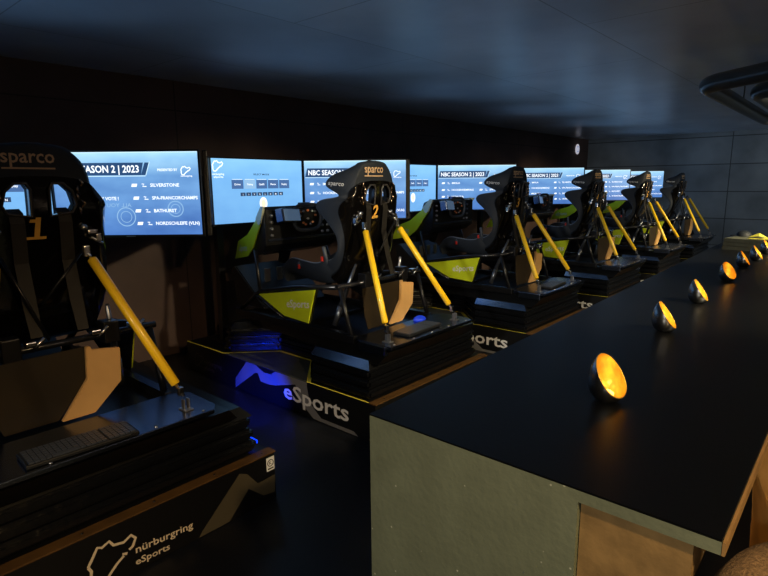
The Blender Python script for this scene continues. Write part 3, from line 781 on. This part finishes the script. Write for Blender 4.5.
# ------------------------------------------------------------------ counter
ang = math.radians(1.4); KO = Vector((.965, .898, 0))
TOPZ = 1.065; CL_ = 5.4; CD = .781; TH = .028
cnt = thing('counter', 'long black-topped bar counter with grey-green end panel', 'counter', (KO.x, KO.y, 0)); cnt.rotation_euler = (0, 0, 0)
def sk(x, y):   # local: x along, y from left edge to the right (negative); left edge fans slightly outwards
    return (x, y + (x*math.tan(ang) if y > -.4 else 0))
M['cterr'] = mat('grey_green_cement', (.150, .178, .128), .55, bump=.15, bscale=60, var=.12, vscale=7)
nt = M['cterr'].node_tree; b_ = nt.nodes['Principled BSDF']; tcn = nt.nodes.new('ShaderNodeTexCoord')
vo = nt.nodes.new('ShaderNodeTexVoronoi'); vo.inputs['Scale'].default_value = 26; nt.links.new(tcn.outputs['Object'], vo.inputs['Vector'])
rp = nt.nodes.new('ShaderNodeValToRGB'); rp.color_ramp.elements[0].position = .05; rp.color_ramp.elements[0].color = (.8, .8, .7, 1); rp.color_ramp.elements[1].position = .075; rp.color_ramp.elements[1].color = (0, 0, 0, 1)
nt.links.new(vo.outputs['Distance'], rp.inputs['Fac'])
mxn = nt.nodes.new('ShaderNodeMix'); mxn.data_type = 'RGBA'; mxn.blend_type = 'ADD'; mxn.inputs[0].default_value = .35
src = b_.inputs['Base Color'].links[0].from_socket; nt.links.new(src, mxn.inputs[6]); nt.links.new(rp.outputs['Color'], mxn.inputs[7]); nt.links.new(mxn.outputs[2], b_.inputs['Base Color'])
M['ctan'] = mat('tan_chipboard', (.24, .155, .062), .6, bump=.08, bscale=80, var=.22, vscale=16)
M['ctop'] = mat('matt_black_laminate', (.0010, .0014, .0022), .36, bump=.02, bscale=90, spec=.42)
M['cgold'] = mat('oak_edge_band', (.30, .18, .07), .5, var=.15, vscale=20)
P4 = [sk(0, 0), sk(CL_, 0), sk(CL_, -CD), sk(0, -CD)]
bm = new(); prism(bm, P4, 2, TOPZ-.004, TOPZ); finish('worktop', bm, M['ctop'], cnt)
bm = new(); prism(bm, [(a[0], a[1]) for a in P4], 2, TOPZ-TH, TOPZ-.004); finish('worktop_edge', bm, M['cterr'], cnt)
bm = new(); box(bm, (.0, -CD-.006, TOPZ-TH), (CL_, -CD-.001, TOPZ-.004)); finish('edge_band', bm, M['cgold'], cnt)
bm = new(); prism(bm, [(.0, 0), (.03, 0), (.03, -.543), (0, -.543)], 2, 0, TOPZ-TH); finish('end_panel', bm, M['cterr'], cnt)
bm = new(); prism(bm, [sk(.03, -.002), sk(CL_-.01, -.002), (CL_-.01, -.53), (.036, -.53)], 2, 0, TOPZ-TH); finish('counter_body', bm, M['skirt'], cnt)
bm = new(); box(bm, (.012, -.740, 0), (.035, -.545, TOPZ-TH)); finish('recessed_panel', bm, M['ctan'], cnt)
bm = new(); box(bm, (.13, -.545, .1), (CL_-.02, -.53, TOPZ-TH)); finish('bar_side_panel', bm, M['ctan'], cnt)

# slanted dome lamps
def dome_lamp():
    r = thing('table_lamp', '', 'lamp', (0, 0, 0))
    R, H = .054, .135
    prof = []
    for i in range(25):
        t = i/24; z = H*t; rr = R*math.sqrt(max(0, 1-((z-.052)/(.090 if z > .052 else .060))**2)) if t > 0 else .022
        prof.append((max(rr, .020 if t < .1 else 0), z))
    N = 40; cut_n = Vector((.84, 0, .55)).normalized(); cut_p = Vector((.006, 0, .078))
    def shellmesh(scale, thick_in):
        bm = new(); lathe(bm, [(0, 0)]+[(a*scale, b) for a, b in prof], N)
        bmesh.ops.bisect_plane(bm, geom=bm.verts[:]+bm.edges[:]+bm.faces[:], dist=1e-5, plane_co=cut_p, plane_no=cut_n, clear_outer=True)
        return bm
    bm = shellmesh(1, 0); finish('shell', bm, M['lampshell'], r, smooth=True, recalc=True)
    bm = shellmesh(.965, 0)
    for v in bm.verts: v.co.z += .002*(1-v.co.z/.12)
    finish('gilt_lining', bm, M['gold_in'], r, smooth=True, recalc=True)
    # rim
    bm = new(); pts = []
    u = cut_n.orthogonal(); u = Vector((.55, 0, -.84)).normalized(); w = Vector((0, 1, 0))
    def radius_at(z):
        return R*math.sqrt(max(0, 1-((z-.052)/(.090 if z > .052 else .060))**2))
    for k in range(40):
        a = 2*PI*k/40; lo_, hi_ = 0, .15
        for _ in range(30):
            m_ = (lo_+hi_)/2; p = cut_p+(u*math.cos(a)+w*math.sin(a))*m_
            if math.hypot(p.x, p.y) < radius_at(p.z): lo_ = m_
            else: hi_ = m_
        pts.append(cut_p+(u*math.cos(a)+w*math.sin(a))*lo_*.985)
    tube(bm, pts, .0014, 6, closed=True); finish('rim', bm, M['gold_in'], r)
    bm = new(); lathe(bm, [(0, .008), (.018, .008), (.018, .022), (.010, .028), (0, .03)], 20); finish('candle', bm, M['candle'], r, smooth=True)
    bm = new(); lathe(bm, [(0, .0), (.026, .0), (.026, .003), (0, .003)], 20); finish('foot', bm, M['black'], r)
    return r
M['lampshell'] = mat('dark_brushed_metal', (.33, .35, .38), .27, metal=1)
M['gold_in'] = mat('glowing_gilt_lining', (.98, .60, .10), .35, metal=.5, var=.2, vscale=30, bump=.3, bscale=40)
M['candle'] = mat('lit_wax', (.9, .6, .3), .5, emis=(1., .52, .08), estr=4)
lamps = [(.655, .472, 58), (1.501, .549, 83), (2.151, .566, 83), (2.924, .577, 56), (3.61, .599, 84), (4.003, .576, 84), (4.518, .577, 80)]
dl = dome_lamp()
ldesc = ['nearest slanted dome lamp with glowing gold inside, on the black counter', 'second slanted dome lamp from the front, on the black counter',
         'third slanted dome lamp along the black counter', 'fourth dome lamp, its gold oval turned towards the camera', 'fifth slanted dome lamp along the counter, left of the sixth',
         'sixth slanted dome lamp, in front of the stacked boards', 'last slanted dome lamp at the right picture edge']
for i, (x, y, a) in enumerate(lamps):
    o = dl if i == 0 else copy_tree(dl)
    X, Y = x+.79, y
    o.location = (X, Y, TOPZ)
    az = math.degrees(math.atan2(-Y, -X))+ a   # opening turned partly away from the camera
    sc_ = (.95, .90, .88, .86, .86, .86, .86)[i]; o.scale = (sc_, sc_, sc_)
    o.rotation_euler = (0, 0, math.radians(az)); o['label'] = ldesc[i]; o['group'] = 'slanted dome lamps along the counter'
    l = bpy.data.lights.new('candle_glow', 'POINT'); l.energy = .024; l.color = (1, .53, .12); l.shadow_soft_size = .012
    q = bpy.data.objects.new('candle_glow', l); C.objects.link(q); q.location = (X, Y, TOPZ+.050)

def leaflet(lab, poly, h):
    bm = new(); cx = sum(p[0] for p in poly)/len(poly); cy = sum(p[1] for p in poly)/len(poly)
    for dz, fl in ((0, 0), (.004, 1)):
        c = bm.verts.new((cx, cy, zt+h+dz)); V = [bm.verts.new((x, y, zt+.002+dz+(h*.45 if i % 2 else 0))) for i, (x, y) in enumerate(poly)]
        for i in range(len(V)): bm.faces.new((c, V[i], V[(i+1) % len(V)]))
    o = tag(finish('leaflet', bm, M['ybright']), lab, 'leaflet', 'leaflets on the boxes'); o.location = o0; o.rotation_euler = (0, 0, aa)
# stack of boards with yellow and black items at the far end of the counter
u = Vector((-.20, -.98, 0)).normalized()
o0 = Vector((5.47, .915, TOPZ)); aa = math.atan2(u.y, u.x)
def onstack(name, lab, cat, poly, z0, z1, m, grp=None, loc=(0, 0), rz=0):
    bm = new(); prism(bm, poly, 2, z0, z1, .001); o = tag(finish(name, bm, m), lab, cat, grp); o.location = o0+Vector((0, 0, .0)); o.rotation_euler = (0, 0, aa); return o
M['board'] = mat('grey_fibre_board', (.11, .12, .095), .6, var=.15, vscale=30)
for k in range(3):
    onstack('storage_box', ['bottom grey flat box of the stack at the far counter end', 'middle grey flat box of the stack at the far counter end', 'top grey flat box of the stack, under the yellow leaflets'][k], 'box',
            [(0.004*k, 0), (.62, 0), (.62, .40), (0.004*k, .40)], .0+.033*k, .031+.033*k, M['board'], 'stacked flat boxes')
M['ybright'] = mat('yellow_print', (.75, .72, .10), .5)
M['wcard'] = mat('white_card', (.7, .7, .66), .5)
zt = .0985
leaflet('long yellow leaflet on the stack of grey boxes', [(.26, .05), (.56, .10), (.60, .22), (.52, .27), (.30, .20)], 0.04)
leaflet('small yellow leaflet left of the long one on the boxes', [(.14, .14), (.24, .10), (.27, .20), (.20, .26)], 0.04)
leaflet('yellow leaflet lying at the front edge of the top box', [(.18, .01), (.40, .01), (.42, .035), (.20, .045)], 0.006)
def cap(x, y, m, lab, z=zt):
    bm = new(); lathe(bm, [(0, .050), (.025, .048), (.045, .038), (.058, .02), (.06, 0)], 20); prism(bm, [(-.045, .04), (-.03, .10), (.03, .10), (.045, .04)], 2, .0, .006)
    o = tag(finish('cap', bm, m, smooth=True), lab, 'cap', 'caps on the boxes'); v = o0+Vector((math.cos(aa)*x-math.sin(aa)*y, math.sin(aa)*x+math.cos(aa)*y, z)); o.location = v; return o
cap(.06, .28, M['fabric'], 'dark cap at the left end of the grey box stack'); cap(.35, .33, M['black'], 'black cap behind the long yellow leaflet')
cap(.56, .36, M['fabric'], 'dark cap at the right end of the grey box stack')
onstack('card', 'white card behind the leaflets, left of the other white card', 'card', [(.22, .375), (.31, .38), (.31, .386), (.22, .386)], zt, zt+.10, M['wcard'], 'white cards on the boxes')
onstack('card', 'white card at the right behind the long yellow leaflet', 'card', [(.42, .375), (.49, .38), (.49, .386), (.42, .386)], zt, zt+.10, M['wcard'], 'white cards on the boxes')

# ------------------------------------------------------------------ bar chairs at the counter's right side
M['boucle'] = mat('brown_boucle', (.20, .125, .060), .85, bump=.9, bscale=260, var=.35, vscale=170)
M['ply'] = mat('tan_bent_plywood', (.56, .37, .15), .45, var=.15, vscale=10)
def bar_chair(loc, rz, label):
    r = thing('bar_chair', label, 'chair', loc); r.rotation_euler = (0, 0, rz)
    # rounded upholstered barrel back, open towards +x
    bm = new(); n = 40; rings = []
    for i in range(n+1):
        a = math.radians(75)+math.radians(210)*i/n; c, s = math.cos(a), math.sin(a)
        R = .235; sec = []
        for k in range(16):
            b = 2*PI*k/16; rr = .055*math.copysign(abs(math.cos(b))**.7, math.cos(b)); zz = .155*math.copysign(abs(math.sin(b))**.8, math.sin(b))
            e = min(1, min(i, n-i)/4); e = math.sqrt(max(0, 1-(1-e)**2))*.95+.05
            sec.append(bm.verts.new(((R+rr*e)*c, (R+rr*e)*s, .86+zz*e)))
        rings.append(sec)
    for A, B in zip(rings, rings[1:]):
        for k in range(16): bm.faces.new((A[k], A[(k+1) % 16], B[(k+1) % 16], B[k]))
    bm.faces.new(rings[0]); bm.faces.new(rings[-1]); finish('backrest', bm, M['boucle'], r, smooth=True)
    bm = new(); lathe(bm, [(0, .78), (.15, .78), (.20, .765), (.215, .73), (.20, .70), (0, .70)], 36); finish('seat', bm, M['boucle'], r, smooth=True)
    for a in (45, 135, 225, 315):
        c, s = math.cos(math.radians(a)), math.sin(math.radians(a)); bm = new(); tube(bm, [(.13*c, .13*s, .70), (.21*c, .21*s, 0)], [.018, .012], 10); finish('leg', bm, M['ply'], r)
    bm = new(); tube(bm, [(.185*math.cos(a*PI/16), .185*math.sin(a*PI/16), .28) for a in range(32)], .009, 8, closed=True); finish('footrest', bm, M['chrome_dim'], r)
    return r
bar_chair((.965, -.150, 0), math.radians(-75), 'brown boucle bar chair at the near right end of the counter')
# plywood stool tucked under the counter edge
ps = thing('plywood_stool', 'tan bent plywood stool with an oval hand hole, beside the counter edge', 'stool', (1.60, .05, 0))
def ply_back():
    bm = new(); nx, nz = 36, 18; G = {}
    for i in range(nx+1):
        for j in range(nz+1):
            u_ = i/nx; v_ = j/nz
            x = -.30+.60*u_; z = .60+.36*v_; 
            if abs((x+.02)/.055) < 1 and abs((z-.83)/.045) < 1 and ((x+.02)/.055)**2+((z-.83)/.045)**2 < 1: continue
            G[(i, j)] = (x, .075-.30*(x/.30)**2*.35+.02*v_, z-.25*max(0, abs(x)-.15)*v_)
    V0 = {k: bm.verts.new(p) for k, p in G.items()}
    for i in range(nx):
        for j in range(nz):
            ks = [(i, j), (i+1, j), (i+1, j+1), (i, j+1)]
            if all(k in V0 for k in ks): bm.faces.new([V0[k] for k in ks])
    r_ = bmesh.ops.solidify(bm, geom=bm.faces[:], thickness=.014)
    return bm
finish('backrest', ply_back(), M['ply'], ps, smooth=True)
bm = new(); box(bm, (-.20, -.26, .64), (.20, .06, .665), .01); finish('seat', bm, M['ply'], ps)
for x in (-.17, .17):
    for y in (-.22, .02): bm = new(); tube(bm, [(x, y, .64), (x*1.15, y*1.05, 0)], .013, 10); finish('leg', bm, M['ply'], ps)

# ------------------------------------------------------------------ tube loops under the ceiling
M['pipe'] = mat('black_satin_tube', (.085, .085, .08), .3)
def loop(name, pts, z, r, lab):
    n = len(pts); P = []
    for i in range(n):
        a, b, c = Vector((*pts[i-1], z)), Vector((*pts[i], z)), Vector((*pts[(i+1) % n], z))
        ra = .14; p0 = b+(a-b).normalized()*ra; p2 = b+(c-b).normalized()*ra
        for k in range(9):
            t = k/8; P.append(p0*(1-t)**2+b*2*t*(1-t)+p2*t*t)
    th = thing(name, lab, 'light fixture', (*pts[0], z), 'black tube loops under the ceiling')
    bm = new(); tube(bm, P, r, 18, closed=True); finish('tube_loop', bm, M['pipe'], th, (*pts[0], z))
    for i in range(n):
        a, b = Vector(pts[i]), Vector(pts[(i+1) % n]); c = (a+b)/2; bm = new(); tube(bm, [(c.x, c.y, z+r*.8), (c.x, c.y, CZ)], .006, 8)
        lathe(bm, [(0, CZ-.012), (.03, CZ-.012), (.03, CZ-.001)], 16, 0, Matrix.Translation((c.x, c.y, 0))); finish('hanger', bm, M['pipe'], th, (*pts[0], z))
loop('tube_fixture', [(4.56, .97), (3.5, -.6), (7.6, -.6), (7.6, .97)], 2.31, .060, 'large black tube loop hanging under the ceiling, upper left of the two')
loop('tube_fixture', [(5.15, .74), (4.45, -.35), (7.3, -.35), (7.3, .74)], 2.31, .060, 'smaller black tube loop at the right edge, in front of the large loop')

# ------------------------------------------------------------------ lights
def area(name, loc, tgt, size, energy, col, sy=None):
    l = bpy.data.lights.new(name, 'AREA'); l.energy = energy; l.color = col; l.size = size
    if sy: l.shape = 'RECTANGLE'; l.size_y = sy
    o = bpy.data.objects.new(name, l); C.objects.link(o); o.location = loc
    o.rotation_euler = (Vector(tgt)-Vector(loc)).to_track_quat('-Z', 'Y').to_euler(); return o
def spot(name, loc, tgt, energy, col, ang_, blend=.6, r=.05):
    l = bpy.data.lights.new(name, 'SPOT'); l.energy = energy; l.color = col; l.spot_size = math.radians(ang_); l.spot_blend = blend; l.shadow_soft_size = r
    o = bpy.data.objects.new(name, l); C.objects.link(o); o.location = loc
    o.rotation_euler = (Vector(tgt)-Vector(loc)).to_track_quat('-Z', 'Y').to_euler(); return o
# downlights over the bar side (behind and to the right of the camera) and over the entrance
spot('bar_downlight', (.3, -1.1, 2.50), (1.2, .3, .7), 170, (1, .66, .30), 85)
spot('entrance_downlight', (-2.2, -.2, 2.40), (1.3, 1.1, .55), 175, (1, .86, .66), 50, r=.12)
spot('entrance_downlight', (-2.6, .5, 2.48), (5.2, 2.9, 1.15), 420, (1, .95, .85), 22, r=.10)
ambient = bpy.data.lights.new('ambient_fill', 'POINT'); ambient.energy = 20; ambient.color = (1, .72, .5); ambient.shadow_soft_size = .15  # unseen point light added as warm ambient fill
ao = bpy.data.objects.new('ambient_fill', ambient); C.objects.link(ao); ao.location = (2.4, -1.8, 2.2)
for x, e in ((2.6, 360), (5.0, 520), (7.4, 680), (9.6, 680)):
    spot('bar_downlight', (x, -.9, 2.40), (x+.4, 2.2, .8), e, (1, .82, .50), 52, r=.08)
spot('end_wall_fill', (9.8, -1.2, 2.5), (12.95, 1.2, 1.5), 120, (.85, .95, 1), 80, r=.1)  # unseen spot added to brighten the far wall
w = bpy.data.worlds.new('World'); bpy.context.scene.world = w; w.use_nodes = True
w.node_tree.nodes['Background'].inputs[0].default_value = (.02, .025, .035, 1); w.node_tree.nodes['Background'].inputs[1].default_value = .3

# ------------------------------------------------------------------ camera
cam = bpy.data.cameras.new('camera'); co = bpy.data.objects.new('camera', cam); C.objects.link(co)
yaw, pit, roll, f = math.radians(41.23), math.radians(10.695), math.radians(-.489), 549.3
fw = Vector((math.cos(yaw)*math.cos(pit), math.sin(yaw)*math.cos(pit), -math.sin(pit)))
rt = Vector((math.sin(yaw), -math.cos(yaw), 0)); up = rt.cross(fw)
r2 = rt*math.cos(roll)+up*math.sin(roll); u2 = -rt*math.sin(roll)+up*math.cos(roll)
co.matrix_world = Matrix(((r2.x, u2.x, -fw.x, 0), (r2.y, u2.y, -fw.y, 0), (r2.z, u2.z, -fw.z, 1.64), (0, 0, 0, 1)))
cam.sensor_fit = 'HORIZONTAL'; cam.sensor_width = 36; cam.lens = 36*f/768; cam.clip_start = .02
sc = bpy.context.scene; sc.camera = co
sc.view_settings.view_transform = 'Standard'; sc.view_settings.look = 'None'; sc.view_settings.gamma = 1; sc.view_settings.exposure = 0
